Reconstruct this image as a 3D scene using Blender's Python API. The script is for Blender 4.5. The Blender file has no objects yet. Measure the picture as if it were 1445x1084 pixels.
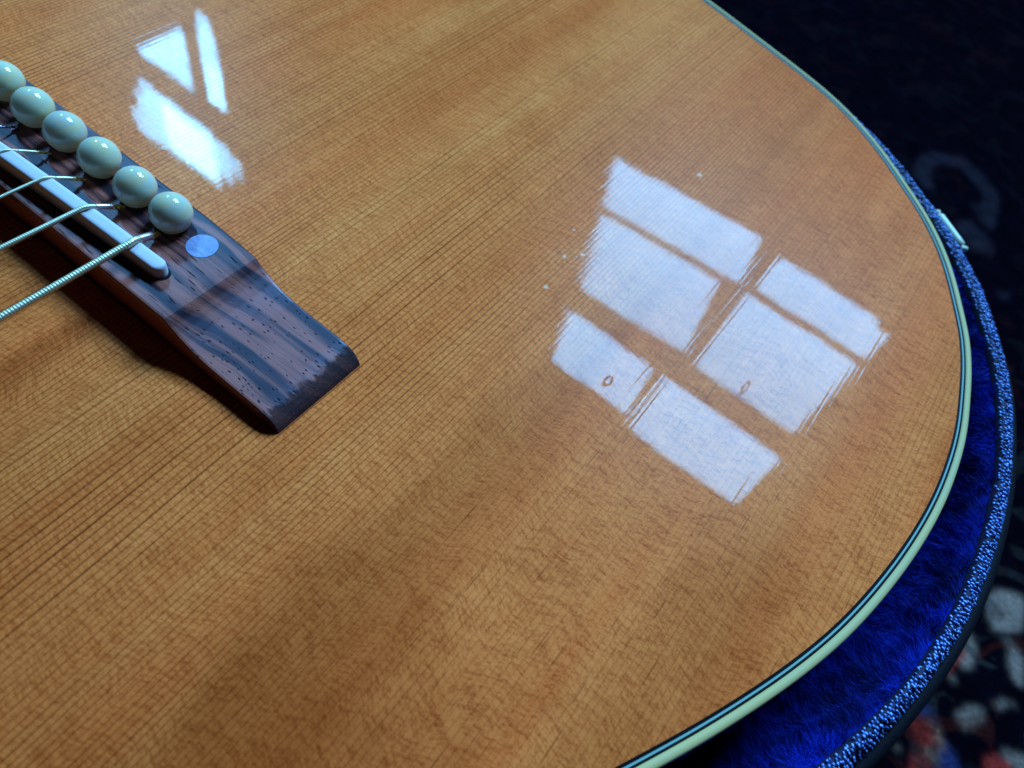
import bpy, bmesh, math
import numpy as np
from mathutils import Matrix, Vector

MM = 0.001
rng = np.random.default_rng(7)
sc = bpy.context.scene
COL = sc.collection

# ------------------------------------------------------------------ camera
RC = [[0.785572, 0.592159, 0.179508], [0.579329, -0.601951, -0.549575], [-0.217381, 0.535726, -0.815931]]
cam_d = bpy.data.cameras.new("camera")
cam = bpy.data.objects.new("camera", cam_d)
COL.objects.link(cam)
m = Matrix(((RC[0][0], -RC[1][0], -RC[2][0], 135.712 * MM),
            (RC[0][1], -RC[1][1], -RC[2][1], -63.640 * MM),
            (RC[0][2], -RC[1][2], -RC[2][2], 132.232 * MM),
            (0, 0, 0, 1)))
cam.matrix_world = m
cam_d.sensor_fit = 'HORIZONTAL'
cam_d.sensor_width = 36.0
cam_d.lens = 1085.52 / 1445 * 36.0
cam_d.clip_start = 0.005
cam_d.clip_end = 50
cam_d.dof.use_dof = True
cam_d.dof.focus_distance = 0.156
cam_d.dof.aperture_fstop = 18.0
sc.camera = cam

# ------------------------------------------------------------------ world: a dim room
w = bpy.data.worlds.new("World")
sc.world = w
w.use_nodes = True
bg = w.node_tree.nodes['Background']
bg.inputs[0].default_value = (0.55, 0.75, 1.0, 1)
bg.inputs[1].default_value = 0.008

# ------------------------------------------------------------------ daylight from the two windows of the room (wall at y = 2 m)
SKY = (0.182, 0.54, 1.0)
WALL = 2.0


def window_lamp(x0, x1, z0, z1, L, colour=SKY, roll=0.0, step=0.0):
    """one pane of daylight: a rectangular area lamp in the window wall, facing the guitar"""
    sx, sy = (x1 - x0) * MM, (z1 - z0) * MM
    d = bpy.data.lights.new("window_light", 'AREA')
    d.shape = 'RECTANGLE'
    d.size, d.size_y = sx, sy
    d.color = colour
    d.energy = L * math.pi * sx * sy
    o = bpy.data.objects.new("window_light", d)
    COL.objects.link(o)
    o.location = ((x0 + x1) / 2 * MM, WALL - step, (z0 + z1) / 2 * MM)
    o.rotation_euler = (math.radians(-90), roll, 0)


LB = 106.0
window_lamp(-592, -30, 1490, 1696, LB * .8, roll=math.radians(4.5))
window_lamp(-562, -70, 1732, 2132, LB * .95, roll=math.radians(4.5))
window_lamp(-552, -130, 2292, 2655, LB * 1.3)
window_lamp(46, 400, 1490, 1520, LB * .8)
window_lamp(34, 452, 1520, 1655, LB * .8)
window_lamp(10, 447, 1692, 2138, LB * .95)
window_lamp(-78, 478, 2296, 2735, LB * 1.3)
LS = 240.0
PALE_SKY = (0.15, 0.56, 1.0)
window_lamp(-3370, -2800, 2770, 3180, LS * 0.55, PALE_SKY)
window_lamp(-3200, -2805, 2805, 3110, LS * 1.2, PALE_SKY, step=.01)   # extra lamp in front of the pane, added for a hot core in its reflection
window_lamp(-3440, -3372, 2880, 3195, LS * 0.5, PALE_SKY)
window_lamp(-3510, -3442, 3020, 3195, LS * 0.4, PALE_SKY)
window_lamp(-2800, -2690, 2810, 3080, LS * 0.6, PALE_SKY)
window_lamp(-2690, -2590, 2840, 2990, LS * 0.4, PALE_SKY)
for k in range(7):
    za, zb = 2235 + k * 48, 2235 + (k + 1) * 48
    zc = (za + zb) / 2
    window_lamp(-2880 - (zc - 2212) * 475 / 388, -2900 + 5, za, zb, LS * 0.55, PALE_SKY)
window_lamp(-2775, -2655, 2150, 2330, LS * 0.5, PALE_SKY)
window_lamp(-2770, -2655, 2330, 2560, LS, PALE_SKY)
window_lamp(-2760, -2680, 2070, 2150, LS * 0.4, PALE_SKY)

sc.view_settings.view_transform = 'Standard'
sc.view_settings.look = 'None'
sc.view_settings.exposure = 0
sc.view_settings.gamma = 1


# ------------------------------------------------------------------ node helpers
class NT:
    def __init__(self, name):
        self.mat = bpy.data.materials.new(name)
        self.mat.use_nodes = True
        self.t = self.mat.node_tree
        self.bsdf = self.t.nodes['Principled BSDF']

    def n(self, kind, **kw):
        nd = self.t.nodes.new(kind)
        for k, v in kw.items():
            setattr(nd, k, v)
        return nd

    def put(self, sock, v):
        if v is None:
            return
        if isinstance(v, bpy.types.NodeSocket):
            self.t.links.new(v, sock)
        else:
            if sock.type == 'RGBA' and len(v) == 3:
                v = (*v, 1)
            sock.default_value = v

    def m(self, op, a, b=None, c=None, clamp=False):
        nd = self.n('ShaderNodeMath', operation=op, use_clamp=clamp)
        for i, v in enumerate((a, b, c)):
            self.put(nd.inputs[i], v)
        return nd.outputs[0]

    def xyz(self, x, y, z=0.0):
        nd = self.n('ShaderNodeCombineXYZ')
        for i, v in enumerate((x, y, z)):
            self.put(nd.inputs[i], v)
        return nd.outputs[0]

    def noise(self, vec, scale=1.0, detail=2.0, rough=0.5, dist=0.0):
        nd = self.n('ShaderNodeTexNoise')
        self.put(nd.inputs['Vector'], vec)
        nd.inputs['Scale'].default_value = scale
        nd.inputs['Detail'].default_value = detail
        nd.inputs['Roughness'].default_value = rough
        nd.inputs['Distortion'].default_value = dist
        return nd.outputs['Fac']

    def white(self, v):
        nd = self.n('ShaderNodeTexWhiteNoise', noise_dimensions='1D')
        self.put(nd.inputs['W'], v)
        return nd.outputs['Value']

    def rng(self, v, a, b, c=0.0, d=1.0, smooth=False):
        nd = self.n('ShaderNodeMapRange', clamp=True)
        if smooth:
            nd.interpolation_type = 'SMOOTHSTEP'
        self.put(nd.inputs[0], v)
        for i, q in enumerate((a, b, c, d)):
            self.put(nd.inputs[1 + i], q)
        return nd.outputs[0]

    def mix(self, f, a, b, mode='MIX'):
        nd = self.n('ShaderNodeMix', data_type='RGBA', blend_type=mode)
        self.put(nd.inputs[0], f)
        self.put(nd.inputs[6], a)
        self.put(nd.inputs[7], b)
        return nd.outputs[2]

    def coords_mm(self):
        tc = self.n('ShaderNodeTexCoord')
        vm = self.n('ShaderNodeVectorMath', operation='SCALE')
        self.t.links.new(tc.outputs['Object'], vm.inputs[0])
        vm.inputs['Scale'].default_value = 1000.0
        s = self.n('ShaderNodeSeparateXYZ')
        self.t.links.new(vm.outputs[0], s.inputs[0])
        return s.outputs[0], s.outputs[1], s.outputs[2], vm.outputs[0]

    def set(self, **kw):
        for k, v in kw.items():
            self.put(self.bsdf.inputs[k.replace('_', ' ')], v)

    def bump(self, h, strength, dist_mm, normal=None):
        b = self.n('ShaderNodeBump')
        b.inputs['Strength'].default_value = strength
        b.inputs['Distance'].default_value = dist_mm * MM
        self.put(b.inputs['Height'], h)
        self.put(b.inputs['Normal'], normal)
        return b.outputs[0]


def simple(name, col, rough=0.5, spec=0.5, **kw):
    t = NT(name)
    t.set(Base_Color=col, Roughness=rough, Specular_IOR_Level=spec, **kw)
    return t.mat


# ------------------------------------------------------------------ materials
def spruce():
    t = NT("lacquered spruce")
    x, y, z, v = t.coords_mm()
    # growth rings: lines along y, spacing wanders across x
    wander = t.noise(t.xyz(t.m('MULTIPLY', x, .03), 3.1), 1, 3, .6)
    wob = t.noise(t.xyz(t.m('MULTIPLY', x, .05), t.m('MULTIPLY', y, .012)), 1, 2, .5)
    xx = t.m('ADD', x, t.m('MULTIPLY_ADD', wob, 1.6, -.8))
    phase = t.m('ADD', t.m('MULTIPLY', xx, .84), t.m('MULTIPLY', wander, 7.5))
    fr = t.m('FRACT', phase)
    idx = t.m('FLOOR', phase)
    ring = t.white(idx)
    ring2 = t.white(t.m('ADD', idx, 77.3))
    line = t.m('MULTIPLY', t.rng(fr, .58, .84, 0, 1, True), t.rng(fr, .90, 1.0, 1, 0, True))
    patch_l = t.noise(t.xyz(t.m('MULTIPLY', x, .035), t.m('MULTIPLY', y, .012), 4.0), 1, 2)
    line_amt = t.m('MULTIPLY', t.rng(ring, 0, 1, .55, 1.0), t.rng(patch_l, .3, .65, .35, 1.0))
    line_amt = t.m('MULTIPLY', line_amt, t.rng(x, 78, 118, 1.0, .34))
    linef = t.m('MULTIPLY', line, line_amt)
    # broad tone bands along the grain
    band = t.noise(t.xyz(t.m('MULTIPLY', x, .055), t.m('MULTIPLY', y, .0025), 9.0), 1, 3, .55)
    band2 = t.noise(t.xyz(t.m('MULTIPLY', x, .25), t.m('MULTIPLY', y, .004), 2.0), 1, 2, .55)
    # silk: short flecks lying across the grain, in wavy rows
    wy = t.noise(t.xyz(t.m('MULTIPLY', x, .045), t.m('MULTIPLY', y, .015), 7.0), 1, 2)
    yy = t.m('ADD', y, t.m('MULTIPLY_ADD', wy, 16.0, -8.0))
    silk = t.noise(t.xyz(t.m('MULTIPLY', x, .75), t.m('MULTIPLY', yy, 1.9), 0.0), 1, 2, .6)
    silk_b = t.noise(t.xyz(t.m('MULTIPLY', x, .16), t.m('MULTIPLY', yy, .85), 5.0), 1, 3, .6)
    cloud = t.noise(t.xyz(t.m('MULTIPLY', x, .05), t.m('MULTIPLY', y, .05), 1.0), 1, 4, .6)
    fine = t.noise(t.xyz(t.m('MULTIPLY', x, 3.2), t.m('MULTIPLY', y, 1.6), 3.0), 1, 2, .6)
    # curl figure on the bass side
    curl_m = t.m('MULTIPLY', t.rng(t.m('SUBTRACT', x, t.m('MULTIPLY', y, .25)), 70, 120, 0, 1, True), t.rng(cloud, .35, .6, .5, 1))
    cw = t.noise(t.xyz(t.m('MULTIPLY', x, .07), t.m('MULTIPLY', y, .02), 11.0), 1, 2)
    curl = t.noise(t.xyz(t.m('MULTIPLY', x, .11), t.m('MULTIPLY', t.m('ADD', y, t.m('MULTIPLY', cw, 16.0)), .68), 8.0), 1, 4, .68)
    # short dark pores/checks along the grain
    ph2 = t.m('MULTIPLY', xx, 1.9)
    i2 = t.m('FLOOR', ph2)
    f2 = t.m('FRACT', ph2)
    seg = t.noise(t.xyz(t.m('MULTIPLY', t.white(i2), 400.0), t.m('MULTIPLY', y, .085), 0.0), 1, 1)
    chk = t.m('MULTIPLY', t.rng(seg, .67, .71, 0, 1), t.m('MULTIPLY', t.rng(f2, .2, .45), t.rng(f2, .55, .8, 1, 0)))
    chk = t.m('MULTIPLY', chk, t.rng(x, 78, 105, .12, 1))
    base = t.mix(t.rng(band, .28, .72), (0.82, 0.134, 0.027), (0.91, 0.212, 0.050))
    base = t.mix(t.m('MULTIPLY', t.rng(band2, .45, .75), .4), base, (0.62, 0.105, 0.020))
    base = t.mix(t.m('MULTIPLY', t.rng(cloud, .48, .72), .4), base, (0.60, 0.100, 0.019))
    # cross-grain silk, curl figure and fibre as lighter and darker wood
    k = t.m('MULTIPLY_ADD', t.rng(silk, .33, .67), .42, -.21)
    k = t.m('ADD', k, t.m('MULTIPLY_ADD', t.rng(silk_b, .28, .72), .36, -.17))
    k = t.m('ADD', k, t.m('MULTIPLY', t.m('MULTIPLY_ADD', t.rng(curl, .27, .70), .60, -.26), curl_m))
    k = t.m('ADD', k, t.m('MULTIPLY_ADD', t.rng(fine, .32, .68), .36, -.18))
    k = t.m('ADD', k, 1.0)
    k = t.m('MINIMUM', t.m('MAXIMUM', k, .58), 1.22)
    kc = t.n('ShaderNodeCombineColor')
    for ch, pw in enumerate((.8, 1.25, 1.5)):
        t.put(kc.inputs[ch], t.m('POWER', k, pw))
    base = t.mix(1.0, base, kc.outputs[0], 'MULTIPLY')
    # a broad darker strip of growth along the grain, wider towards the waist
    bx = t.m('ADD', t.m('SUBTRACT', x, 108.0), t.m('MULTIPLY_ADD', t.noise(t.xyz(t.m('MULTIPLY', x, .12), t.m('MULTIPLY', y, .03), 61.0), 1, 3), 14.0, -7.0))
    strip = t.rng(t.m('ABSOLUTE', bx), t.rng(y, 40, -60, 3.0, 6.0), t.rng(y, 40, -60, 9.0, 20.0), 1, 0, True)
    strip = t.m('MULTIPLY', strip, t.rng(y, 95, 40, .25, 1.0))
    base = t.mix(t.m('MULTIPLY', strip, .55), base, t.mix(1.0, base, (0.66, 0.58, 0.50), 'MULTIPLY'))
    base = t.mix(t.m('MULTIPLY', linef, .98), base, (0.16, 0.022, 0.004))
    # browner towards the bass side and the waist
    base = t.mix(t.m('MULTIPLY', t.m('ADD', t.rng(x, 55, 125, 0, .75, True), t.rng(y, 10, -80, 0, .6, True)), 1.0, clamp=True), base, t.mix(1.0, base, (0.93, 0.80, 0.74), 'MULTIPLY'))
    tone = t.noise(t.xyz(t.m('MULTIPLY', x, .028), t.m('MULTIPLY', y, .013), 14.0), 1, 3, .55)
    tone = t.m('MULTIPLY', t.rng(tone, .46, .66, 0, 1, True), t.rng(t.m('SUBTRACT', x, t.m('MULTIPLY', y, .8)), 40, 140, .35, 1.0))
    base = t.mix(t.m('MULTIPLY', tone, .85), base, t.mix(1.0, base, (0.74, 0.65, 0.56), 'MULTIPLY'))  # corner vignette painted in as darker patches
    base = t.mix(t.m('MULTIPLY', t.rng(t.m('ADD', y, t.m('MULTIPLY', x, .3)), 10, -60, 0, 1, True), .8), base, t.mix(1.0, base, (0.70, 0.62, 0.54), 'MULTIPLY'))  # lower-left corner darkening of the vignette, put into the wood colour
    base = t.mix(t.m('MULTIPLY', t.m('MULTIPLY', chk, t.rng(y, 85, 45)), .6), base, (0.1476, 0.0201, 0.0031))
    # dings, rubbed spots
    dust = 0.0
    for (dx, dy, r) in ((96.8, 115.5, .9), (89.9, 50.5, .75), (87.5, 61.9, .7), (90.3, 65.6, .8), (84, 71, .5)):
        q = t.m('SQRT', t.m('ADD', t.m('POWER', t.m('SUBTRACT', x, dx), 2.0), t.m('POWER', t.m('SUBTRACT', y, dy), 2.0)))
        q = t.m('ADD', q, t.m('MULTIPLY', t.noise(t.xyz(x, y, dx), 2.2, 2), 1.1))
        dust = t.m('MAXIMUM', dust, t.rng(q, r + .15, r + .5, 1, 0))
    base = t.mix(t.m('MULTIPLY', dust, .7), base, (0.9800, 0.4799, 0.3072))
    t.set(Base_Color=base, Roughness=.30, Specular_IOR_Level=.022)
    # lacquer sunk into the grain: small tilts of the clear coat
    geo = t.n('ShaderNodeNewGeometry')
    tri = t.m('SUBTRACT', t.m('MULTIPLY', t.rng(fr, .30, .42, 0, 1, True), t.rng(fr, .62, .70, 1, 0, True)), t.m('MULTIPLY', t.rng(fr, .70, .78, 0, 1, True), t.rng(fr, .92, 1.0, 1, 0, True)))
    tri = t.m('MULTIPLY', tri, t.rng(ring2, .2, 1, .1, 1.1))
    wavex = t.noise(t.xyz(t.m('MULTIPLY', x, .16), t.m('MULTIPLY', y, .05), 21.0), 1, 2)
    wavey = t.noise(t.xyz(t.m('MULTIPLY', x, .10), t.m('MULTIPLY', y, .12), 31.0), 1, 2)
    finey = t.noise(t.xyz(t.m('MULTIPLY', x, .8), t.m('MULTIPLY', y, 1.1), 41.0), 1, 1)
    tx = t.m('ADD', t.m('MULTIPLY', t.m('MULTIPLY', tri, t.rng(x, 20, 70, .6, 1.0)), .0082), t.m('MULTIPLY_ADD', wavex, .005, -.0025))
    ty = t.m('ADD', t.m('MULTIPLY_ADD', wavey, .004, -.002), t.m('MULTIPLY_ADD', finey, .004, -.002))
    for (dx, dy, rx, ry) in ((115.4, 38.6, .8, 1.6), (139.8, 59.7, .5, 2.1)):
        ux = t.m('DIVIDE', t.m('SUBTRACT', x, dx), rx)
        uy = t.m('DIVIDE', t.m('SUBTRACT', y, dy), ry)
        d = t.m('SQRT', t.m('ADD', t.m('MULTIPLY', ux, ux), t.m('MULTIPLY', uy, uy)))
        d = t.m('ADD', d, t.m('MULTIPLY_ADD', t.noise(t.xyz(x, y), 1.6, 2), .9, -.45))
        g = t.m('MULTIPLY', t.rng(d, .55, .8, 0, 1, True), t.rng(d, .95, 1.25, 1, 0, True))
        tx = t.m('ADD', tx, t.m('MULTIPLY', t.m('MULTIPLY', g, ux), .5))
        ty = t.m('ADD', ty, t.m('MULTIPLY', t.m('MULTIPLY', g, uy), .5))
    va = t.n('ShaderNodeVectorMath', operation='ADD')
    t.t.links.new(geo.outputs['Normal'], va.inputs[0])
    t.t.links.new(t.xyz(tx, ty, 0.0), va.inputs[1])
    vn = t.n('ShaderNodeVectorMath', operation='NORMALIZE')
    t.t.links.new(va.outputs[0], vn.inputs[0])
    hz = 0.0
    for (dx, dy, rx, ry) in ((15, 9.5, 13, 3.5), (172, 60, 5, 24), (86, 62, 9, 5), (30, 60, 10, 8)):
        ux = t.m('DIVIDE', t.m('SUBTRACT', x, dx), rx)
        uy = t.m('DIVIDE', t.m('SUBTRACT', y, dy), ry)
        d = t.m('ADD', t.m('MULTIPLY', ux, ux), t.m('MULTIPLY', uy, uy))
        hz = t.m('MAXIMUM', hz, t.rng(d, 0, 1, 1, 0, True))
    hz = t.m('MULTIPLY', hz, t.rng(t.noise(t.xyz(t.m('MULTIPLY', x, .9), t.m('MULTIPLY', y, .35)), 1, 4, .65), .45, .7))
    t.set(Coat_Weight=1.0, Coat_Roughness=t.m('MULTIPLY_ADD', hz, .16, .02), Coat_IOR=1.13, Coat_Normal=vn.outputs[0])
    hn = t.bump(t.m('ADD', fine, t.m('MULTIPLY', silk, .6)), .25, .05)
    t.set(Normal=hn)
    return t.mat


def rosewood(name="rosewood", end=False):
    t = NT(name)
    x, y, z, v = t.coords_mm()
    warp = t.noise(t.xyz(t.m('MULTIPLY', x, .035), t.m('MULTIPLY', y, .10), 1.0), 1, 2)
    yy = t.m('ADD', t.m('ADD', y, t.m('MULTIPLY', z, .7)), t.m('MULTIPLY_ADD', warp, 5.0, -2.5))
    st = t.noise(t.xyz(t.m('MULTIPLY', x, .012), t.m('MULTIPLY', yy, .24), 3.0), 1, 3, .55)
    st2 = t.noise(t.xyz(t.m('MULTIPLY', x, .04), t.m('MULTIPLY', yy, 1.6), 6.0), 1, 3, .6)
    fib = t.noise(t.xyz(t.m('MULTIPLY', x, .22), t.m('MULTIPLY', yy, 5.5), 6.0), 1, 2, .6)
    base = t.mix(t.rng(st, .43, .57, 0, 1, True), (0.0096, 0.0024, 0.0051), (0.33, 0.080, 0.050))
    base = t.mix(t.m('MULTIPLY', t.rng(st2, .5, .7), .55), base, (0.0600, 0.0111, 0.0102))
    base = t.mix(t.m('MULTIPLY', t.rng(fib, .52, .75), .5), base, (0.0480, 0.0095, 0.0085))
    # open pores: short dark dashes along the grain, shorter where the wings cut across it
    wing = t.rng(t.m('ABSOLUTE', x), 44, 47)
    vx = t.m('MULTIPLY', x, t.rng(wing, 0, 1, .16, .55))
    vo = t.n('ShaderNodeTexVoronoi', feature='F1')
    t.put(vo.inputs['Vector'], t.xyz(vx, t.m('MULTIPLY', yy, 1.55), t.m('MULTIPLY', wing, 3.0)))
    vo.inputs['Scale'].default_value = 1.0
    vo.inputs['Randomness'].default_value = 1.0
    cellr = t.white(t.m('MULTIPLY', vo.outputs['Color'], 91.7))
    sep = t.n('ShaderNodeSeparateColor')
    t.t.links.new(vo.outputs['Color'], sep.inputs[0])
    pore = t.m('MULTIPLY', t.rng(vo.outputs['Distance'], .17, .25, 1, 0), t.rng(sep.outputs[0], .22, .27, 0, 1))
    base = t.mix(t.m('MULTIPLY', pore, t.rng(wing, 0, 1, .75, .95)), base, (0.0048, 0.0016, 0.0017))
    endm = t.m('MULTIPLY', t.rng(t.m('ADD', t.m('ABSOLUTE', x), t.m('MULTIPLY_ADD', t.noise(t.xyz(t.m('MULTIPLY', x, .5), y, 3.0), .8, 3, .6), 5.0, -2.5)), 70.6, 72.2, 0, 1, True), 1.0)
    egn = t.noise(t.xyz(x, y, z), 2.6, 3, .7)
    base = t.mix(t.m('MULTIPLY', endm, .85), base, t.mix(t.rng(egn, .35, .65), (0.008, 0.003, 0.003), (0.07, 0.020, 0.013)))
    rough = t.rng(endm, 0, 1, .43, .95)
    rough = t.m('MAXIMUM', rough, t.m('MULTIPLY', pore, .9))
    h = t.m('SUBTRACT', t.m('ADD', t.m('MULTIPLY', fib, .35), t.m('MULTIPLY', t.m('MULTIPLY', egn, endm), 2.2)), pore)
    t.set(Base_Color=base, Roughness=rough, Specular_IOR_Level=.45, Specular_Tint=(0.8, 0.74, 1.0), Normal=t.bump(h, .5, .12))
    return t.mat


def pearl_pin():
    t = NT("aged cream plastic")
    x, y, z, v = t.coords_mm()
    oi = t.n('ShaderNodeObjectInfo')
    r = oi.outputs['Random']
    n1 = t.noise(t.xyz(t.m('MULTIPLY', x, .12), t.m('MULTIPLY', y, .12), t.m('ADD', t.m('MULTIPLY', z, .75), t.m('MULTIPLY', r, 40.0))), 1, 3, .55, .6)
    n2 = t.noise(t.xyz(x, y, t.m('ADD', z, t.m('MULTIPLY', r, 9.0))), .5, 2)
    base = t.mix(t.rng(n1, .38, .62), (0.62, 0.47, 0.29), (0.44, 0.46, 0.42))
    base = t.mix(t.m('MULTIPLY', t.rng(n1, .60, .72), .7), base, (0.7440, 0.3950, 0.2380))
    base = t.mix(t.m('MULTIPLY', t.rng(n2, .5, .75), .4), base, (0.6960, 0.4740, 0.3400))
    base = t.mix(t.m('MULTIPLY', t.rng(z, .8, -2.2), .85), base, (0.66, 0.33, 0.12))  # warm bounce off the soundboard painted into the lower part of the head
    base = t.mix(t.m('MULTIPLY', t.white(r), .35), base, (0.62, 0.60, 0.28))
    t.set(Base_Color=base, Roughness=.06, Specular_IOR_Level=.5, Subsurface_Weight=.35,
          Subsurface_Radius=(1.0, .8, .5), Subsurface_Scale=.0022)
    return t.mat


def pearl_inlay():
    t = NT("mother of pearl")
    x, y, z, v = t.coords_mm()
    n1 = t.noise(t.xyz(t.m('MULTIPLY', x, .35), t.m('MULTIPLY', y, .9)), 1, 3, .6, 1.0)
    base = t.mix(t.rng(n1, .35, .65), (0.16, 0.20, 0.34), (0.30, 0.30, 0.48))
    t.set(Base_Color=base, Roughness=.45, Specular_IOR_Level=.25)
    return t.mat


def bone():
    t = NT("bone")
    x, y, z, v = t.coords_mm()
    n1 = t.noise(t.xyz(t.m('MULTIPLY', x, .2), y, z), .8, 2)
    t.set(Base_Color=t.mix(n1, (0.5434, 0.4610, 0.4919), (0.5875, 0.4965, 0.5318)), Roughness=.5, Specular_IOR_Level=.25,
          Subsurface_Weight=.25, Subsurface_Radius=(1., .8, .6), Subsurface_Scale=.001)
    return t.mat


def binding_mat():
    t = NT("ivory binding")
    x, y, z, v = t.coords_mm()
    n1 = t.noise(t.xyz(x, y, z), .045, 3)
    n2 = t.noise(t.xyz(x, y, z), 1.3, 2)
    base = t.mix(t.rng(n1, .3, .7), (0.5904, 0.3669, 0.1360), (0.4920, 0.3669, 0.1700))
    base = t.mix(t.m('MULTIPLY', n2, .25), base, (0.4723, 0.3125, 0.1292))
    t.set(Base_Color=base, Roughness=.5, Specular_IOR_Level=.1)
    return t.mat


def plush():
    t = NT("blue plush")
    x, y, z, v = t.coords_mm()
    n1 = t.noise(t.xyz(x, y, z), .2, 3, .6)
    n2 = t.noise(t.xyz(x, y, z), .06, 2, .5)
    n1 = t.m('ADD', t.m('MULTIPLY', n1, .6), t.m('MULTIPLY', n2, .4))
    base = t.mix(t.rng(n1, .38, .64), (0.001, 0.003, 0.035), (0.0045, 0.022, 0.44))
    t.set(Base_Color=base, Roughness=.75, Specular_IOR_Level=.12, Sheen_Weight=.5, Sheen_Tint=(.03, .12, 1, 1), Sheen_Roughness=.4)
    return t.mat


def braid_mat():
    t = NT("glossy blue braid thread")
    x, y, z, v = t.coords_mm()
    n1 = t.noise(t.xyz(x, y, z), .9, 2)
    t.set(Base_Color=t.mix(t.rng(n1, .42, .60), (0.006, 0.035, 0.22), (0.20, 0.36, 0.86)), Roughness=.38, Specular_IOR_Level=1.0)
    return t.mat


def carpet_mat():
    t = NT("woven wool rug")
    at = t.n('ShaderNodeVertexColor', layer_name="yarn_and_shade")
    x, y, z, v = t.coords_mm()
    n1 = t.noise(t.xyz(x, y, z), .55, 3, .65)
    n2 = t.noise(t.xyz(x, y, z), .11, 2, .6)
    k = t.m('MULTIPLY', t.rng(n1, .25, .75, .6, 1.25), t.rng(n2, .3, .7, .7, 1.2))
    kk = t.n('ShaderNodeCombineColor')
    for i in range(3):
        t.put(kk.inputs[i], k)
    g1 = t.noise(t.xyz(x, y, 0.0), .055, 2, .5, .8)
    g2 = t.noise(t.xyz(x, y, 50.0), .045, 2, .5, .8)
    nearm = t.rng(y, 330, 150, .12, 1)
    gr = t.mix(t.m('MULTIPLY', t.rng(g1, .54, .60), nearm), at.outputs['Color'], t.mix(.5, at.outputs['Color'], (0.030, 0.022, 0.020)))
    gr = t.mix(t.m('MULTIPLY', t.rng(g2, .58, .63), nearm), gr, t.mix(.5, gr, (0.060, 0.008, 0.006)))
    base = t.mix(1.0, gr, kk.outputs[0], 'MULTIPLY')
    t.set(Base_Color=base, Roughness=.95, Specular_IOR_Level=.0, Normal=t.bump(n1, .8, 1.2))
    return t.mat


def vinyl():
    t = NT("black case covering")
    x, y, z, v = t.coords_mm()
    n1 = t.noise(t.xyz(x, y, z), 1.1, 3, .6)
    t.set(Base_Color=(0.0048, 0.0032, 0.0059), Roughness=.8, Specular_IOR_Level=.12, Normal=t.bump(n1, .6, .3))
    return t.mat


def wound(name, col, rough=.3, metal=1.0):
    t = NT(name)
    x, y, z, v = t.coords_mm()
    n1 = t.noise(t.xyz(x, y, z), 1.4, 2)
    t.set(Base_Color=t.mix(n1, tuple(c * .75 for c in col), col), Roughness=rough, Metallic=metal)
    return t.mat


M_TOP = spruce()
M_ROSE = rosewood()
M_PIN = pearl_pin()
M_MOP = pearl_inlay()
M_BONE = bone()
M_BIND = binding_mat()
M_BLACK = simple("black purfling", (0.0030, 0.0025, 0.0035), .4, .04)
M_WHITE = simple("white purfling", (0.22, 0.31, 0.26), .4, .06)
M_SIDE = rosewood("rosewood side")
M_PLUSH = plush()
M_BRAID = braid_mat()
M_BAND = simple("dark blue band cloth", (0.0096, 0.0079, 0.0298), .7, .2)
M_VINYL = vinyl()
M_RUG = carpet_mat()
M_STEEL = wound("wound string", (0.66, 0.56, 0.38), .42, .7) #(0.9600, 0.6320, 0.6290), .30)
M_PLAIN = wound("plain steel string", (0.5400, 0.3634, 0.4250), .25)
M_BRASS = wound("brass ball end wrap", (0.85, 0.50, 0.14), .32) #(0.8400, 0.4898, 0.2550), .32)
M_WRAP = wound("silvery end wrap", (0.9600, 0.6320, 0.6630), .38)
M_HINGE = simple("pale nickel", (0.62, 0.56, 0.40), .42, .4)
M_SLOT = simple("slot shadow gap", (0.0096, 0.0040, 0.0034), .8, .1)


# ------------------------------------------------------------------ mesh helpers
def obj(name, verts, faces, mat, parent=None, smooth=True, kind=None):
    me = bpy.data.meshes.new(name)
    me.from_pydata([(float(a) * MM, float(b) * MM, float(c) * MM) for a, b, c in verts], [], faces)
    me.materials.append(mat)
    if smooth:
        me.shade_smooth()
    me.update()
    o = bpy.data.objects.new(name, me)
    COL.objects.link(o)
    if parent:
        o.parent = parent
    if kind:
        o['kind'] = kind
    return o


def fast_obj(name, V, F, mat, parent=None, kind=None, smooth=True):
    """V (n,3) in mm, F (m,k) with equal face size"""
    me = bpy.data.meshes.new(name)
    V = np.asarray(V, np.float32) * MM
    F = np.asarray(F, np.int32)
    k = F.shape[1]
    me.vertices.add(len(V))
    me.vertices.foreach_set('co', V.ravel())
    me.loops.add(F.size)
    me.loops.foreach_set('vertex_index', F.ravel())
    me.polygons.add(len(F))
    me.polygons.foreach_set('loop_start', np.arange(0, F.size, k, dtype=np.int32))
    me.polygons.foreach_set('loop_total', np.full(len(F), k, np.int32))
    me.update(calc_edges=True)
    me.validate()
    me.materials.append(mat)
    if smooth:
        me.shade_smooth()
    o = bpy.data.objects.new(name, me)
    COL.objects.link(o)
    if parent:
        o.parent = parent
    if kind:
        o['kind'] = kind
    return o


def empty(name, loc, label, cat, group=None):
    o = bpy.data.objects.new(name, None)
    COL.objects.link(o)
    o.location = loc
    o.empty_display_size = .02
    o['label'] = label
    o['category'] = cat
    if group:
        o['group'] = group
    return o


def sharp(o, deg=40):
    me = o.data
    bm = bmesh.new()
    bm.from_mesh(me)
    for e in bm.edges:
        if len(e.link_faces) == 2 and e.calc_face_angle(0) > math.radians(deg):
            e.smooth = False
    bm.normal_update()
    bm.to_mesh(me)
    bm.free()


def fix_normals(o):
    bm = bmesh.new()
    bm.from_mesh(o.data)
    bmesh.ops.recalc_face_normals(bm, faces=bm.faces)
    bm.to_mesh(o.data)
    bm.free()


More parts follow.
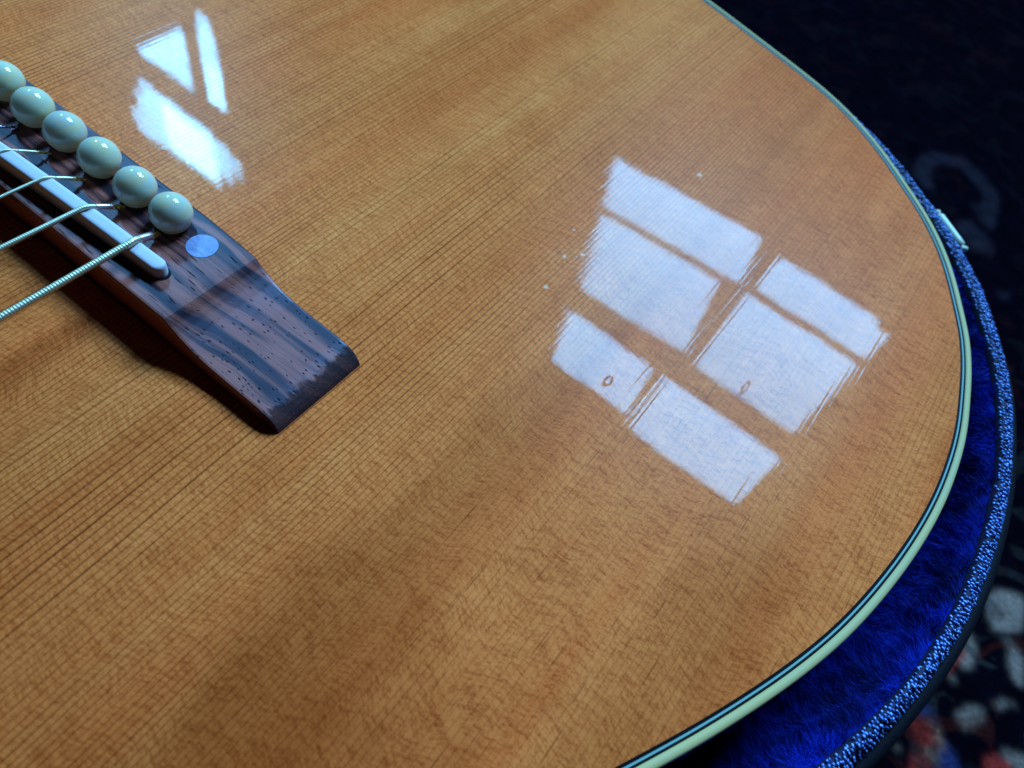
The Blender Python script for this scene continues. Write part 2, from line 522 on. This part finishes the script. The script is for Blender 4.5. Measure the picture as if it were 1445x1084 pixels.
def tube(path, rad, sides=10, caps=True):
    P = np.asarray(path, float)
    n = len(P)
    rad = np.broadcast_to(np.asarray(rad, float), (n,))
    T = np.gradient(P, axis=0)
    T /= np.linalg.norm(T, axis=1)[:, None]
    up = np.array([0, 0, 1.0])
    V = []
    for i in range(n):
        s = np.cross(T[i], up)
        s /= np.linalg.norm(s)
        u = np.cross(s, T[i])
        for k in range(sides):
            a = 2 * math.pi * k / sides
            V.append(P[i] + rad[i] * (math.cos(a) * s + math.sin(a) * u))
    F = []
    for i in range(n - 1):
        for k in range(sides):
            k2 = (k + 1) % sides
            F.append((i * sides + k, (i + 1) * sides + k, (i + 1) * sides + k2, i * sides + k2))
    if caps:
        F.append(tuple(range(sides)))
        F.append(tuple((n - 1) * sides + k for k in reversed(range(sides))))
    return V, F


def catmull(pts, closed, per=10):
    P = np.asarray(pts, float)
    n = len(P)
    out = []
    for i in range(n if closed else n - 1):
        p0, p1, p2, p3 = (P[(i + j) % n] if closed else P[min(max(i + j, 0), n - 1)] for j in (-1, 0, 1, 2))
        d1, d2, d3 = (max(np.linalg.norm(a - b), 1e-6) ** .5 for a, b in ((p1, p0), (p2, p1), (p3, p2)))
        for k in range(per):
            u = k / per
            t0, t1 = 0, d1
            t2, t3 = d1 + d2, d1 + d2 + d3
            t = t1 + u * d2
            A1 = p0 * (t1 - t) / d1 + p1 * (t - t0) / d1 if d1 > 1e-2 else p1
            A2 = p1 * (t2 - t) / d2 + p2 * (t - t1) / d2
            A3 = p2 * (t3 - t) / d3 + p3 * (t - t2) / d3 if d3 > 1e-2 else p2
            B1 = A1 * (t2 - t) / (t2 - t0) + A2 * (t - t0) / (t2 - t0)
            B2 = A2 * (t3 - t) / (t3 - t1) + A3 * (t - t1) / (t3 - t1)
            out.append(B1 * (t2 - t) / d2 + B2 * (t - t1) / d2)
    if not closed:
        out.append(P[-1])
    return np.array(out)


# ------------------------------------------------------------------ outline of the body (mm, top at z = 0, bridge pins on the x axis)
half = [(0, 206.5), (20, 205.6), (38, 203.4), (54.4, 200.3), (68.1, 197.1), (81.6, 193.7), (94, 190.6), (106.5, 186.9), (117.3, 182.3), (131.5, 173.6),
        (144.0, 163.3), (153.4, 155.0), (160.4, 147.2), (166.9, 138.0), (173.8, 125.4), (178.3, 116.3), (181.6, 106.9),
        (183.8, 98.5), (186.7, 85.1), (187.9, 67.5), (187.1, 52.6), (184.9, 37.5), (181.4, 22.3), (176.7, 8.6), (171.1, -4.5),
        (165.5, -16.2), (152, -42), (139, -70), (129, -100), (125, -130), (128, -160), (138, -195), (146, -230), (143, -265),
        (122, -298), (75, -318), (30, -324)]
full = half + [(-x, y) for x, y in reversed(half[1:])]
OUT = catmull(full, True, 8)
# light smoothing keeps the traced edge fair
for _ in range(10):
    OUT = OUT * .5 + (np.roll(OUT, 1, 0) + np.roll(OUT, -1, 0)) * .25
NO = len(OUT)
tg = np.roll(OUT, -1, 0) - np.roll(OUT, 1, 0)
tg /= np.linalg.norm(tg, axis=1)[:, None]
NRM = np.stack([-tg[:, 1], tg[:, 0]], 1)
if (NRM * (OUT - OUT.mean(0))).sum() < 0:
    NRM = -NRM

OUT = OUT + NRM * .12


def ring(off, z):
    off = np.broadcast_to(np.asarray(off, float), (NO,))
    p = OUT + NRM * off[:, None]
    return np.c_[p, np.broadcast_to(np.asarray(z, float), (NO,))]


def loft(name, rings, mat, parent, closed_profile=False, kind=None):
    k = len(rings)
    V = np.concatenate(rings)
    F = []
    i = np.arange(NO)
    j = (i + 1) % NO
    for a in range(k if closed_profile else k - 1):
        b = (a + 1) % k
        F.append(np.stack([a * NO + i, b * NO + i, b * NO + j, a * NO + j], 1))
    o = fast_obj(name, V, np.concatenate(F), mat, parent, kind)
    fix_normals(o)
    return o


# ------------------------------------------------------------------ THE GUITAR
guitar = empty("acoustic_guitar", (0, 0, 0), "glossy amber acoustic guitar lying face up in its case, windows mirrored in its top", "guitar")
DEPTH = 104
W_PURF = (3.22, 2.62, 2.25, 1.78)      # wood edge | black | pale | black | binding
top_v = [tuple(p) for p in ring(-W_PURF[0], 0)] + [tuple(p) for p in ring(-W_PURF[0], -3)]
top_f = [tuple(range(NO))] + [(i, i + NO, (i + 1) % NO + NO, (i + 1) % NO) for i in range(NO)]
top = obj("soundboard", top_v, top_f, M_TOP, guitar, smooth=False)
fix_normals(top)
for (a, b, mt, zz, lab) in ((W_PURF[0], W_PURF[1], M_BLACK, .01, "inner black purfling line"), (W_PURF[1], W_PURF[2], M_WHITE, .012, "pale purfling line between two black ones"),
                            (W_PURF[2], W_PURF[3], M_BLACK, .01, "outer black purfling line beside the binding")):
    p = loft("purfling", [ring(-a, -2), ring(-a, zz), ring(-b, zz), ring(-b, -2)], mt, guitar)
    sharp(p)
    p['label'] = lab
bd = loft("binding", [ring(-W_PURF[3], -2), ring(-W_PURF[3], .013), ring(-.75, .01), ring(-.42, -.06), ring(-.18, -.22), ring(-.05, -.5), ring(0, -.9), ring(0, -6.3)], M_BIND, guitar)
side = loft("side_panel", [ring(-.25, -6.2), ring(-.25, -DEPTH)], M_SIDE, guitar)

# ---- bridge
zprof = [(0, 9.0), (38, 8.8), (44.5, 8.65), (45.4, 8.55), (45.9, 8.2), (47.0, 7.3), (48.5, 6.4), (50.5, 5.45), (53, 4.6), (56, 4.05), (60, 3.8),
         (65, 3.75), (69, 3.6), (71.2, 3.3), (72.6, 2.75), (73.6, 2.0), (74.3, 1.1), (74.7, 0.0)]
zx = np.array(zprof)
xs = np.unique(np.r_[np.linspace(0, 44.5, 24), zx[:, 0], np.linspace(46, 74.5, 40)])
xs = np.r_[-xs[::-1][:-1], xs]
zt = np.interp(np.abs(xs), zx[:, 0], zx[:, 1])


def yhi(a):
    return np.interp(abs(a), [0, 30, 40, 46, 52, 60, 71, 73.5, 74.7], [6.0, 6.0, 5.7, 5.35, 5.2, 5.2, 5.15, 5.05, 4.8])


def ylo(a):
    return np.interp(abs(a), [0, 71.5, 73.5, 74.7], [-17.6, -17.6, -17.55, -17.4])


bv, bf = [], []
cols = None
for xv, zz in zip(xs, zt):
    h, l = yhi(xv), ylo(xv)
    e = min(.7, zz * .4)
    row = [(xv, l, -.1), (xv, l, max(zz - e, -.05)), (xv, l + .12 * e, zz - .5 * e), (xv, l + .45 * e, zz - .12 * e), (xv, l + e, zz)]
    for k in range(1, 10):
        row.append((xv, l + e + (h - l - 2 * e) * k / 10, zz))
    row += [(xv, h - e, zz), (xv, h - .45 * e, zz - .12 * e), (xv, h - .12 * e, zz - .5 * e), (xv, h, max(zz - e, -.05)), (xv, h, -.1)]
    cols = len(row)
    bv += row
for i in range(len(xs) - 1):
    for k in range(cols - 1):
        bf.append((i * cols + k, (i + 1) * cols + k, (i + 1) * cols + k + 1, i * cols + k + 1))
bridge = obj("bridge", bv, bf, M_ROSE, guitar)
fix_normals(bridge)
sharp(bridge, 9)


# ---- saddle
def capsule(x0, x1, yc0, yc1, r, n=10):
    """outline of a bar with round ends, centre line from (x0, yc0) to (x1, yc1)"""
    a = np.array([x0, yc0]); b = np.array([x1, yc1])
    d = (b - a) / np.linalg.norm(b - a)
    nn = np.array([-d[1], d[0]])
    P = []
    for k in range(n + 1):
        t = -math.pi / 2 + math.pi * k / n
        P.append(b + r * (math.cos(t) * d + math.sin(t) * nn))
    for s in np.linspace(0, 1, 26)[1:-1]:
        P.append(b + (a - b) * s + r * nn)
    for k in range(n + 1):
        t = math.pi / 2 + math.pi * k / n
        P.append(a + r * (math.cos(t) * d + math.sin(t) * nn))
    for s in np.linspace(0, 1, 26)[1:-1]:
        P.append(a + (b - a) * s - r * nn)
    return np.array(P)


SX0, SX1 = -36.0, 36.0
SY0, SY1 = -14.3, -10.6


def saddle_top(x):
    return 12.75 - 1.0 * (x / 36.0) ** 2


sv, rings_s = [], []
for (rr, dz) in ((1.62, -99), (1.62, -.95), (1.56, -.5), (1.4, -.2), (1.1, -.05), (.6, 0)):
    c = capsule(SX0, SX1, SY0, SY1, rr)
    zs = np.full(len(c), 6.0) if dz < -50 else saddle_top(c[:, 0]) + dz
    rings_s.append(np.c_[c, zs])
ns = len(rings_s[0])
sv = np.concatenate(rings_s)
sf = []
for a in range(len(rings_s) - 1):
    for i in range(ns):
        sf.append((a * ns + i, a * ns + (i + 1) % ns, (a + 1) * ns + (i + 1) % ns, (a + 1) * ns + i))
sf.append(tuple((len(rings_s) - 1) * ns + i for i in range(ns)))
saddle = obj("saddle", sv, sf, M_BONE, bridge)
fix_normals(saddle)
sharp(saddle, 60)
sl = capsule(SX0 - .5, SX1 + .6, SY0 - .03, SY1 + .03, 1.70)
slz = np.interp(np.abs(sl[:, 0]), zx[:, 0], zx[:, 1]) + .03
obj("saddle_slot", [(a, b, c) for (a, b), c in zip(sl, slz)], [tuple(range(len(sl)))], M_SLOT, bridge, smooth=False)

# ---- bridge pins
PINS = [(-25.8, .15), (-14.95, -.5), (-4.62, -.42), (6.1, -.3), (17.45, -.62), (27.74, -.33)]
prof = [(0, 4.05), (.8, 3.98), (1.7, 3.68), (2.6, 3.1), (3.4, 2.3), (3.95, 1.35), (4.24, .35), (4.27, -.4), (4.1, -1.25), (3.85, -1.85), (3.72, -2.0),
        (3.66, -2.15), (3.6, -2.4), (3.35, -2.9), (2.95, -3.35), (2.6, -3.6), (2.55, -6)]
NS = 36
pv, pf = [(0, 0, prof[0][1])], []
for r, z in prof[1:]:
    for k in range(NS):
        a = 2 * math.pi * k / NS
        pv.append((r * math.cos(a), r * math.sin(a), z))
for k in range(NS):
    pf.append((0, 1 + k, 1 + (k + 1) % NS))
for j in range(len(prof) - 2):
    for k in range(NS):
        a, b = 1 + j * NS, 1 + (j + 1) * NS
        pf.append((a + k, b + k, b + (k + 1) % NS, a + (k + 1) % NS))
pin0 = obj("bridge_pin", pv, pf, M_PIN, bridge)
for i, (px, py) in enumerate(PINS):
    p = pin0 if i == 0 else pin0.copy()
    if i:
        COL.objects.link(p)
        p.parent = bridge
    p.location = (px * MM, py * MM, 12.25 * MM)
    p.rotation_euler = ((i * 37 % 11 - 5) * .012, (i * 53 % 13 - 6) * .012, i * 1.3)

# ---- pearl dot
dv = [(0, 0, 0)] + [(3.15 * math.cos(2 * math.pi * k / 48), 3.15 * math.sin(2 * math.pi * k / 48), 0) for k in range(48)]
df = [(0, 1 + k, 1 + (k + 1) % 48) for k in range(48)]
dot = obj("inlay_dot", dv, df, M_MOP, bridge, smooth=False)
dot.location = (36.05 * MM, -.3 * MM, 8.865 * MM)

# ---- strings: name, x at saddle, x slope, radius, wound pitch
STR = [(29.7, .0, .74, .58), (16.75, -.036, .53, .46), (5.25, -.036, .37, .34), (-6.2, -.02, .26, .2), (-16.9, -.02, .20, 0), (-27.5, 0, .15, 0)]
SEND = [(28.5, -4.4), (18.2, -4.4), (7.0, -4.9), (-3.8, -5.2), (-14.9, -5.7), (-25.8, -5.2)]
SLABEL = ["thickest wound string, silvery and coarse", "second thickest wound string", "third wound string", "thin wound string with a pale gold end", "plain dark thin string ending in a bead", "thinnest plain string"]
for i, (xs_, slp, r, pitch) in enumerate(STR):
    ys = SY0 + (SY1 - SY0) * (xs_ - SX0) / (SX1 - SX0)
    ztop = saddle_top(xs_) + r * .85
    ex, ey = SEND[i]
    # over the saddle, a short rounded bend, then down to the pin
    far = np.array([xs_ - slp * (-300), ys - 300, ztop + 4.0])
    crest = np.array([xs_, ys - .4, ztop])
    end = np.array([ex, ey, 9.35])
    if pitch:
        step = pitch / 4
        n1 = int(46 / step)
        d = (far - crest) / np.linalg.norm(far - crest)
        near = [crest + d * (step * k) for k in range(n1, -1, -1)]
        path = [crest + d * q for q in np.linspace(290, n1 * step + 2, 30)] + near
        b_end = crest + (end - crest) * .34 + np.array([0, 0, .28])
        bend = [crest + (b_end - crest) * (k * step / np.linalg.norm(b_end - crest)) for k in range(1, int(np.linalg.norm(b_end - crest) / step))]
        path += [q + np.array([0, 0, .22 * math.sin(math.pi * (k + 1) / (len(bend) + 1))]) for k, q in enumerate(bend)]
        path = np.array(path)
        sides = 14 if r > .45 else 10
        V, F = tube(path, r, sides)
        V = np.array(V)
        arc = np.r_[0, np.cumsum(np.linalg.norm(np.diff(path, axis=0), axis=1))]
        ctr = np.repeat(path, sides, 0)
        ang = np.tile(np.arange(sides) / sides, len(path))
        ph = (np.repeat(arc, sides) / pitch + ang) % 1
        bulge = .83 + .19 * np.sqrt(np.clip(1 - (2 * ph - 1) ** 2, 0, 1))
        V = ctr + (V - ctr) * bulge[:, None]
        st = obj("string", V, F, M_STEEL, guitar)
        tail0 = path[-2]
    else:
        path = [far, crest, crest + (end - crest) * .5 + np.array([0, 0, .3]), end]
        V, F = tube(catmull(path, False, 12), r, 8)
        st = obj("string", V, F, M_PLAIN, guitar)
        tail0 = path[2]
    st['label'] = SLABEL[i]
    # the wrapped end at the pin
    if pitch:
        q = np.linspace(0, 1, 30)
        P = tail0 + (end - tail0) * q[:, None] + np.c_[0 * q, 0 * q, .12 * np.sin(math.pi * q)]
        wr = r * 1.06 * (1 + .05 * np.sin(q * 60))
        cut = 19
        V, F = tube(P[:cut], wr[:cut], 12)
        ob = obj("string_wrap", V, F, M_WRAP if i < 2 else M_STEEL, st)
        rr = (r * .9 + .10) * np.interp(q[cut - 2:], [.55, .62, .85, 1.0], [.8, 1.0, .85, .5])
        V, F = tube(P[cut - 2:], rr, 10)
        V = np.array(V)
        V[:, 0] += .12 * np.sin(np.repeat(q[cut - 2:], 10) * 34)
        obj("twisted_end", V, F, M_BRASS, st)
    else:
        bm = bmesh.new()
        bmesh.ops.create_uvsphere(bm, u_segments=14, v_segments=9, radius=.62)
        for vtx in bm.verts:
            vtx.co.y *= 1.35
        V = [tuple(np.array(vtx.co) + end + np.array([0, 0, .05])) for vtx in bm.verts]
        bm.verts.index_update()
        F = [tuple(vv.index for vv in f.verts) for f in bm.faces]
        bm.free()
        obj("ball_end", V, F, M_PLAIN, st)

# ------------------------------------------------------------------ THE CASE
case = empty("guitar_case", (0, 0, -.124), "open dark guitar case with blue plush lining and shiny woven rim around the guitar", "guitar case")
case_off = Vector((0, 0, .124))


def in_case(o):
    o.parent = case
    o.location = case_off
    return o


I5 = np.array([(187.3, -.4), (192, 12.2), (196.9, 28), (199.4, 42.9), (199.7, 62.4), (198.8, 78.8), (194.8, 99.7), (188.1, 117.8), (182.7, 128.5), (177.8, 136.9),
               (173.2, 143), (166.7, 149.9), (162.3, 155.6), (156.4, 160.7), (148.5, 168.2)])
O8 = np.array([(194.0, 5.4), (196.8, 13.8), (201.3, 31.7), (204.3, 49.1), (204.4, 71.1), (202.4, 89.8), (199.9, 102.7), (195.8, 116.1), (191.6, 126.6), (186.7, 135.6),
               (182, 143.2), (177.9, 149.4), (173.1, 155.9), (165.6, 163), (159.3, 168.2), (151.5, 174.5)])


def offsets(P, ends):
    """offset of traced points from the body outline -> smooth function along the outline index (right half mirrored to the left)"""
    idx, val = [], []
    for p in P:
        d = OUT - p
        k = int(np.argmin((d ** 2).sum(1)))
        idx.append(k)
        val.append(float(((p - OUT[k]) * NRM[k]).sum()))
    hn = NO // 2
    o = np.argsort(idx)
    xi = np.r_[0, np.array(idx)[o][0] - 40, np.array(idx)[o], np.array(idx)[o][-1] + 60, hn]
    yi = np.r_[ends[0], ends[0], np.array(val)[o], ends[1], ends[1]]
    f = np.interp(np.arange(hn + 1), xi, yi)
    for _ in range(60):
        f[1:-1] = f[1:-1] * .5 + (f[2:] + f[:-2]) * .25
    outv = np.empty(NO)
    outv[:hn + 1] = f[:hn + 1]
    for k in range(hn + 1, NO):
        outv[k] = f[NO - k]
    return outv


OI = offsets(I5, (2.6, 16))
OO = offsets(O8, (5.6, 25))
print("offsets in/out", OI[::12].round(1), OO[::12].round(1))

OO = OO - (OO - OI) * .12


def wmix(k):
    return OI + (OO - OI) * k


band = in_case(loft("rim_band", [ring(wmix(0) - .2, -6.5), ring(wmix(0), -5.1), ring(wmix(.12), -4.5), ring(wmix(.35), -4.5), ring(wmix(.7), -5.9), ring(wmix(.95), -7.6), ring(wmix(1), -8.1), ring(wmix(1) + .1, -9.5)], M_BAND, None))
shell = in_case(loft("case_shell", [ring(OO + .1, -9.6), ring(OO + .5, -8.9), ring(OO + 1.6, -8.9), ring(OO + 2.8, -9.8), ring(OO + 3.3, -11.5), ring(OO + 3.3, -40), ring(OO + 3.0, -121), ring(OO + .5, -123.9)], M_VINYL, None))
LINP = [(1.0, 0, -6.3), (.93, 0, -8.5), (.85, 0, -12), (.72, 0, -18), (.55, 0, -27), (.42, 0, -40), (.35, 0, -60), (.3, 0, -96)]
lining = in_case(loft("plush_lining", [ring(OI * a + b, z) for a, b, z in LINP], M_PLUSH, None))
fl_v = [tuple(p) for p in ring(OI * .3, -DEPTH - 3)]
fl_o = in_case(obj("plush_floor", fl_v, [tuple(range(NO))], M_PLUSH, None, smooth=False))

# plush pile: tufts of fibres on the lining where the photograph shows it
prof_s = np.r_[0, np.cumsum([math.hypot((LINP[k + 1][0] - LINP[k][0]) * 11, LINP[k + 1][2] - LINP[k][2]) for k in range(len(LINP) - 1)])]
sel = np.where((OUT[:, 0] > 95) & (OUT[:, 1] > -60))[0]
k0, k1 = sel.min(), sel.max()
NF = 130000
u = rng.uniform(k0, k1 - 1, NF)
s = rng.uniform(0, 46, NF) ** 1.0
i0 = np.floor(u).astype(int)
fu = (u - i0)[:, None]
ol = OUT[i0] * (1 - fu) + OUT[i0 + 1] * fu
nl = NRM[i0] * (1 - fu) + NRM[i0 + 1] * fu
oi = OI[i0]
lk = np.array(LINP)
fa = np.interp(s, prof_s, lk[:, 0])
zz = np.interp(s, prof_s, lk[:, 2])
base = np.c_[ol + nl * (oi * fa)[:, None], zz]
slope = np.interp(s, prof_s[:-1], -(np.diff(lk[:, 0]) * 11) / np.maximum(-np.diff(lk[:, 2]), .1))
dirv = np.c_[-nl * 1.0, np.clip(slope, .0, 1.2) * .9 + .15]
# tufts lean together: smooth pseudo-noise of position
q = base * .22
lean = np.c_[np.sin(q[:, 0] * 2.1 + 3 * np.sin(q[:, 1] * 1.3)) + np.sin(q[:, 1] * 4.3 + q[:, 2] * 3),
             np.sin(q[:, 1] * 1.9 + 2 * np.sin(q[:, 0] * 1.7 + q[:, 2])) + np.sin(q[:, 0] * 3.7 - q[:, 2] * 2),
             np.sin(q[:, 2] * 2.3 + q[:, 0] * 1.1 - q[:, 1] * 1.9)]
dirv = dirv + lean * .42 + rng.normal(0, .28, (NF, 3))
dirv /= np.linalg.norm(dirv, axis=1)[:, None]
ln = rng.uniform(1.6, 3.6, NF)
stray = rng.random(NF) < .012
ln = np.where(stray, ln * 1.6, ln)
ln = np.minimum(ln, oi * fa * .9 + .6)
wv = np.cross(dirv, rng.normal(0, 1, (NF, 3)))
wv /= np.linalg.norm(wv, axis=1)[:, None]
wid = np.where(stray, .04, .045)[:, None]
curl = rng.normal(0, .35, (NF, 3)) + np.array([0, 0, -.15])
mid = base + dirv * (ln * .55)[:, None]
tip = base + (dirv * .95 + curl * .5) * ln[:, None]
Vf = np.stack([base - wv * wid, base + wv * wid, mid + wv * wid * .9, mid - wv * wid * .9, tip + wv * wid * .25, tip - wv * wid * .25], 1).reshape(-1, 3)
b6 = np.arange(NF)[:, None] * 6
Ff = np.concatenate([b6 + [0, 1, 2, 3], b6 + [3, 2, 4, 5]])
pile = in_case(fast_obj("plush_pile", Vf, Ff, M_PLUSH, None, 'stuff'))

# woven loops of the rim band
NL = 5200
u = rng.uniform(k0, k1 - 1, NL * 3)
rows = 7
row = rng.integers(0, rows, NL * 3)
step = 1.05
arc = np.r_[0, np.cumsum(np.linalg.norm(np.diff(OUT, axis=0), axis=1))]
loops = []
a_pos = np.arange(arc[k0], arc[k1 - 1], .98)
Lu, Lt = [], []
for rr in range(rows):
    off = (rr % 2) * .51
    aa = a_pos + off + rng.normal(0, .16, len(a_pos))
    Lu.append(np.interp(aa, arc, np.arange(len(arc))))
    Lt.append((rr + .5 + rng.normal(0, .17, len(a_pos))) / rows * 1.02 - .02)
u = np.clip(np.concatenate(Lu), k0, k1 - 2)
tt = np.clip(np.concatenate(Lt), -.12, 1.08)
keep = rng.random(len(u)) < .93
u, tt = u[keep], tt[keep]
NL = len(u)
i0 = np.floor(u).astype(int)
fu = (u - i0)[:, None]
ol = OUT[i0] * (1 - fu) + OUT[i0 + 1] * fu
nl = NRM[i0] * (1 - fu) + NRM[i0 + 1] * fu
tl = np.c_[nl[:, 1], -nl[:, 0]]
wd = OO[i0] - OI[i0]
cz = np.interp(tt, [-.12, 0, .12, .35, .7, .95, 1], [-6.3, -5.1, -4.5, -4.5, -5.9, -7.6, -8.1])
ctr = np.c_[ol + nl * (OI[i0] + wd * tt)[:, None], cz + rng.normal(.1, .12, NL)]
bm = bmesh.new()
bmesh.ops.create_icosphere(bm, subdivisions=1, radius=1)
bm.verts.index_update()
SV = np.array([tuple(vtx.co) for vtx in bm.verts])
SF = np.array([[vv.index for vv in f.verts] for f in bm.faces])
bm.free()
ang = rng.normal(.45, .35, NL) * np.where(rng.random(NL) < .5, 1, .4)
ax1 = np.c_[nl * np.cos(ang)[:, None] + tl * np.sin(ang)[:, None], -.25 + rng.normal(0, .22, NL)]
ax1 /= np.linalg.norm(ax1, axis=1)[:, None]
ax2 = np.cross(np.tile([0, 0, 1.], (NL, 1)), ax1)
ax2 /= np.linalg.norm(ax2, axis=1)[:, None]
ax3 = np.cross(ax1, ax2)
la = rng.uniform(.7, 1.15, NL) * np.clip(wd / 8, .55, 1.1)
VV = (ctr[:, None, :] + SV[None, :, 0:1] * (ax1 * la[:, None])[:, None, :] + SV[None, :, 1:2] * (ax2 * rng.uniform(.24, .36, NL)[:, None])[:, None, :]
      + SV[None, :, 2:3] * (ax3 * .32)[:, None, :]).reshape(-1, 3)
FF = (np.arange(NL)[:, None, None] * len(SV) + SF[None]).reshape(-1, 3)
braid = in_case(fast_obj("braid_loops", VV, FF, M_BRAID, None, 'stuff'))

# small hinge barrel on the rim
ha, hb = np.array([157.3, 169.6, -7.4]), np.array([167.2, 161.9, -7.4])
hd = (hb - ha) / np.linalg.norm(hb - ha)
V, F = tube([ha + hd * q for q in (0, .3, .5, 5, 10, 12.0, 12.3)], [1.0, 1.25, 1.3, 1.3, 1.3, 1.25, 1.0], 16)
hinge = in_case(obj("hinge_barrel", V, F, M_HINGE, None))
sharp(hinge, 50)
for e, sgn in ((ha, -1), (hb, 1)):
    V, F = tube([e + hd * sgn * q for q in (-.1, .25, .5, .9, 1.4, 1.9, 2.1)], [.6, .7, .75, 1.05, 1.15, .8, .3], 14)
    kn = obj("hinge_knob", V, F, M_HINGE, hinge)

# ------------------------------------------------------------------ THE RUG
ZR = -125.0
DARK = (0.0026, 0.0014, 0.0034)
PALE = [[(264, 156), (267, 163), (277, 169), (280, 154), (276, 149), (269, 145), (267, 150)], [(262, 137), (265, 136), (267, 132), (267, 125), (264, 122), (263, 123), (263, 129), (262, 132)], [(261, 118), (263, 117), (263, 114), (261, 115)], [(274, 145), (279, 146), (283, 142), (286, 131), (284, 131), (281, 133), (279, 135), (278, 141)], [(267, 104), (270, 110), (274, 113), (277, 111), (275, 106), (272, 102), (268, 102)], [(278, 118), (284, 124), (285, 123), (279, 116)], [(252, 79), (254, 80), (255, 79), (252, 78)], [(284, 102), (287, 105), (292, 107), (300, 111), (301, 104), (291, 101), (287, 102)]]
RED = [[(261, 128), (263, 129), (263, 125), (261, 122), (260, 118), (259, 114), (257, 114), (259, 121)], [(252, 90), (257, 94), (262, 94), (264, 90), (263, 86), (258, 86), (256, 88)], [(258, 79), (260, 84), (264, 83), (267, 80), (260, 74)], [(280, 96), (283, 101), (288, 101), (293, 100), (282, 92)]]
TAN = [[(257, 95), (263, 97), (267, 90), (265, 87), (264, 91), (261, 95)], [(259, 85), (265, 87), (267, 84), (264, 83)]]
BLUE = [[(254, 94), (256, 101), (260, 100), (263, 97), (257, 95)], [(265, 87), (266, 93), (271, 91), (275, 86), (267, 80)]]
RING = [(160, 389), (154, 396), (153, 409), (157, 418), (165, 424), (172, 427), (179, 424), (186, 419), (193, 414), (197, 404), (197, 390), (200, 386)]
SHADED_MOTIFS = [[(184, 369), (191, 379), (197, 374), (202, 374), (205, 370), (211, 362), (199, 353), (191, 360)], [(186, 393), (192, 396), (195, 394), (191, 390)], [(220, 333), (226, 338), (227, 333), (222, 329)]]


def axis(lo, a, b, hi, fine, coarse):
    return np.r_[np.arange(lo, a, coarse), np.arange(a, b, fine), np.arange(b, hi + 1, coarse)]


gx = axis(-700, 130, 320, 800, .9, 24)
gy = axis(-700, 60, 200, 1000, .9, 24)
gy = np.unique(np.r_[gy, np.arange(200, 460, 2.0)])
GX, GY = np.meshgrid(gx, gy)
n = GX.size
colr = np.tile(np.array(DARK), (n, 1))
jx = GX.ravel() + .5 * np.sin(GY.ravel() * 2.3 + 1.7 * np.sin(GX.ravel() * 1.9)) + rng.normal(0, .12, n)
jy = GY.ravel() + .5 * np.sin(GX.ravel() * 2.1 + 1.3 * np.sin(GY.ravel() * 2.7)) + rng.normal(0, .25, n)


def inside(poly):
    c = np.zeros(n, bool)
    P = poly
    for a in range(len(P)):
        (x1, y1), (x2, y2) = P[a], P[(a + 1) % len(P)]
        if y1 == y2:
            continue
        hit = ((y1 > jy) != (y2 > jy)) & (jx < (x2 - x1) * (jy - y1) / (y2 - y1) + x1)
        c ^= hit
    return c


def paint(polys, c):
    for p in polys:
        colr[inside(p)] = c


# flowers scattered over the rest of the rug, away from the traced part
for k in range(150):
    cx, cy = rng.uniform(-650, 780), rng.uniform(-650, 950)
    if 90 < cx < 345 and 40 < cy < 560:
        continue
    r = rng.uniform(14, 34)
    a = np.linspace(0, 2 * math.pi, 14, endpoint=False)
    rad = r * (1 + .3 * np.sin(a * 5 + k))
    if cy < 250 or cx > 380:
        paint([[(cx + q * math.cos(b), cy + q * math.sin(b)) for q, b in zip(rad, a)]], [(0.1200, 0.0948, 0.0935), (0.1200, 0.0158, 0.0127), (0.0144, 0.0237, 0.0680)][k % 3])
paint(BLUE, (0.0240, 0.0237, 0.0723))
paint(TAN, (0.2640, 0.1027, 0.0638))
paint(RED, (0.3120, 0.0237, 0.0170))
paint(PALE, (0.24, 0.135, 0.105))
paint(SHADED_MOTIFS, (0.0156, 0.0103, 0.0153))  # shade over this part of the rug, painted into the motif colour
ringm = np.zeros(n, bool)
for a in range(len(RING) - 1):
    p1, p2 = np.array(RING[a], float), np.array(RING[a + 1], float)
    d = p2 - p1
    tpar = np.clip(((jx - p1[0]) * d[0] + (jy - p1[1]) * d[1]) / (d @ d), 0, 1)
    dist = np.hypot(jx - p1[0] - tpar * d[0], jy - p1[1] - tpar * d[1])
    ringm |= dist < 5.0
colr[ringm] = (0.0156, 0.0103, 0.0153)  # ring motif darkened likewise, the shade put into its colour
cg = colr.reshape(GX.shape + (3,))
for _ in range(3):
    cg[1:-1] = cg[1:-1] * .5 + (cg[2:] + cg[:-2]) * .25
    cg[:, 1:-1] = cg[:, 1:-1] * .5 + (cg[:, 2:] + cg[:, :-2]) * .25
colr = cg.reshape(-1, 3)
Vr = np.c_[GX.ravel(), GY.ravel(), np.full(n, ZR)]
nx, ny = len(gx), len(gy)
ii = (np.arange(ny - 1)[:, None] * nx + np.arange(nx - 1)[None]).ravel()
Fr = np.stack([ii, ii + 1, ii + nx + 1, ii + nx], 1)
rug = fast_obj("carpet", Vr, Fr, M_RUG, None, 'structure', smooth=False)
ca = rug.data.color_attributes.new("yarn_and_shade", 'FLOAT_COLOR', 'POINT')
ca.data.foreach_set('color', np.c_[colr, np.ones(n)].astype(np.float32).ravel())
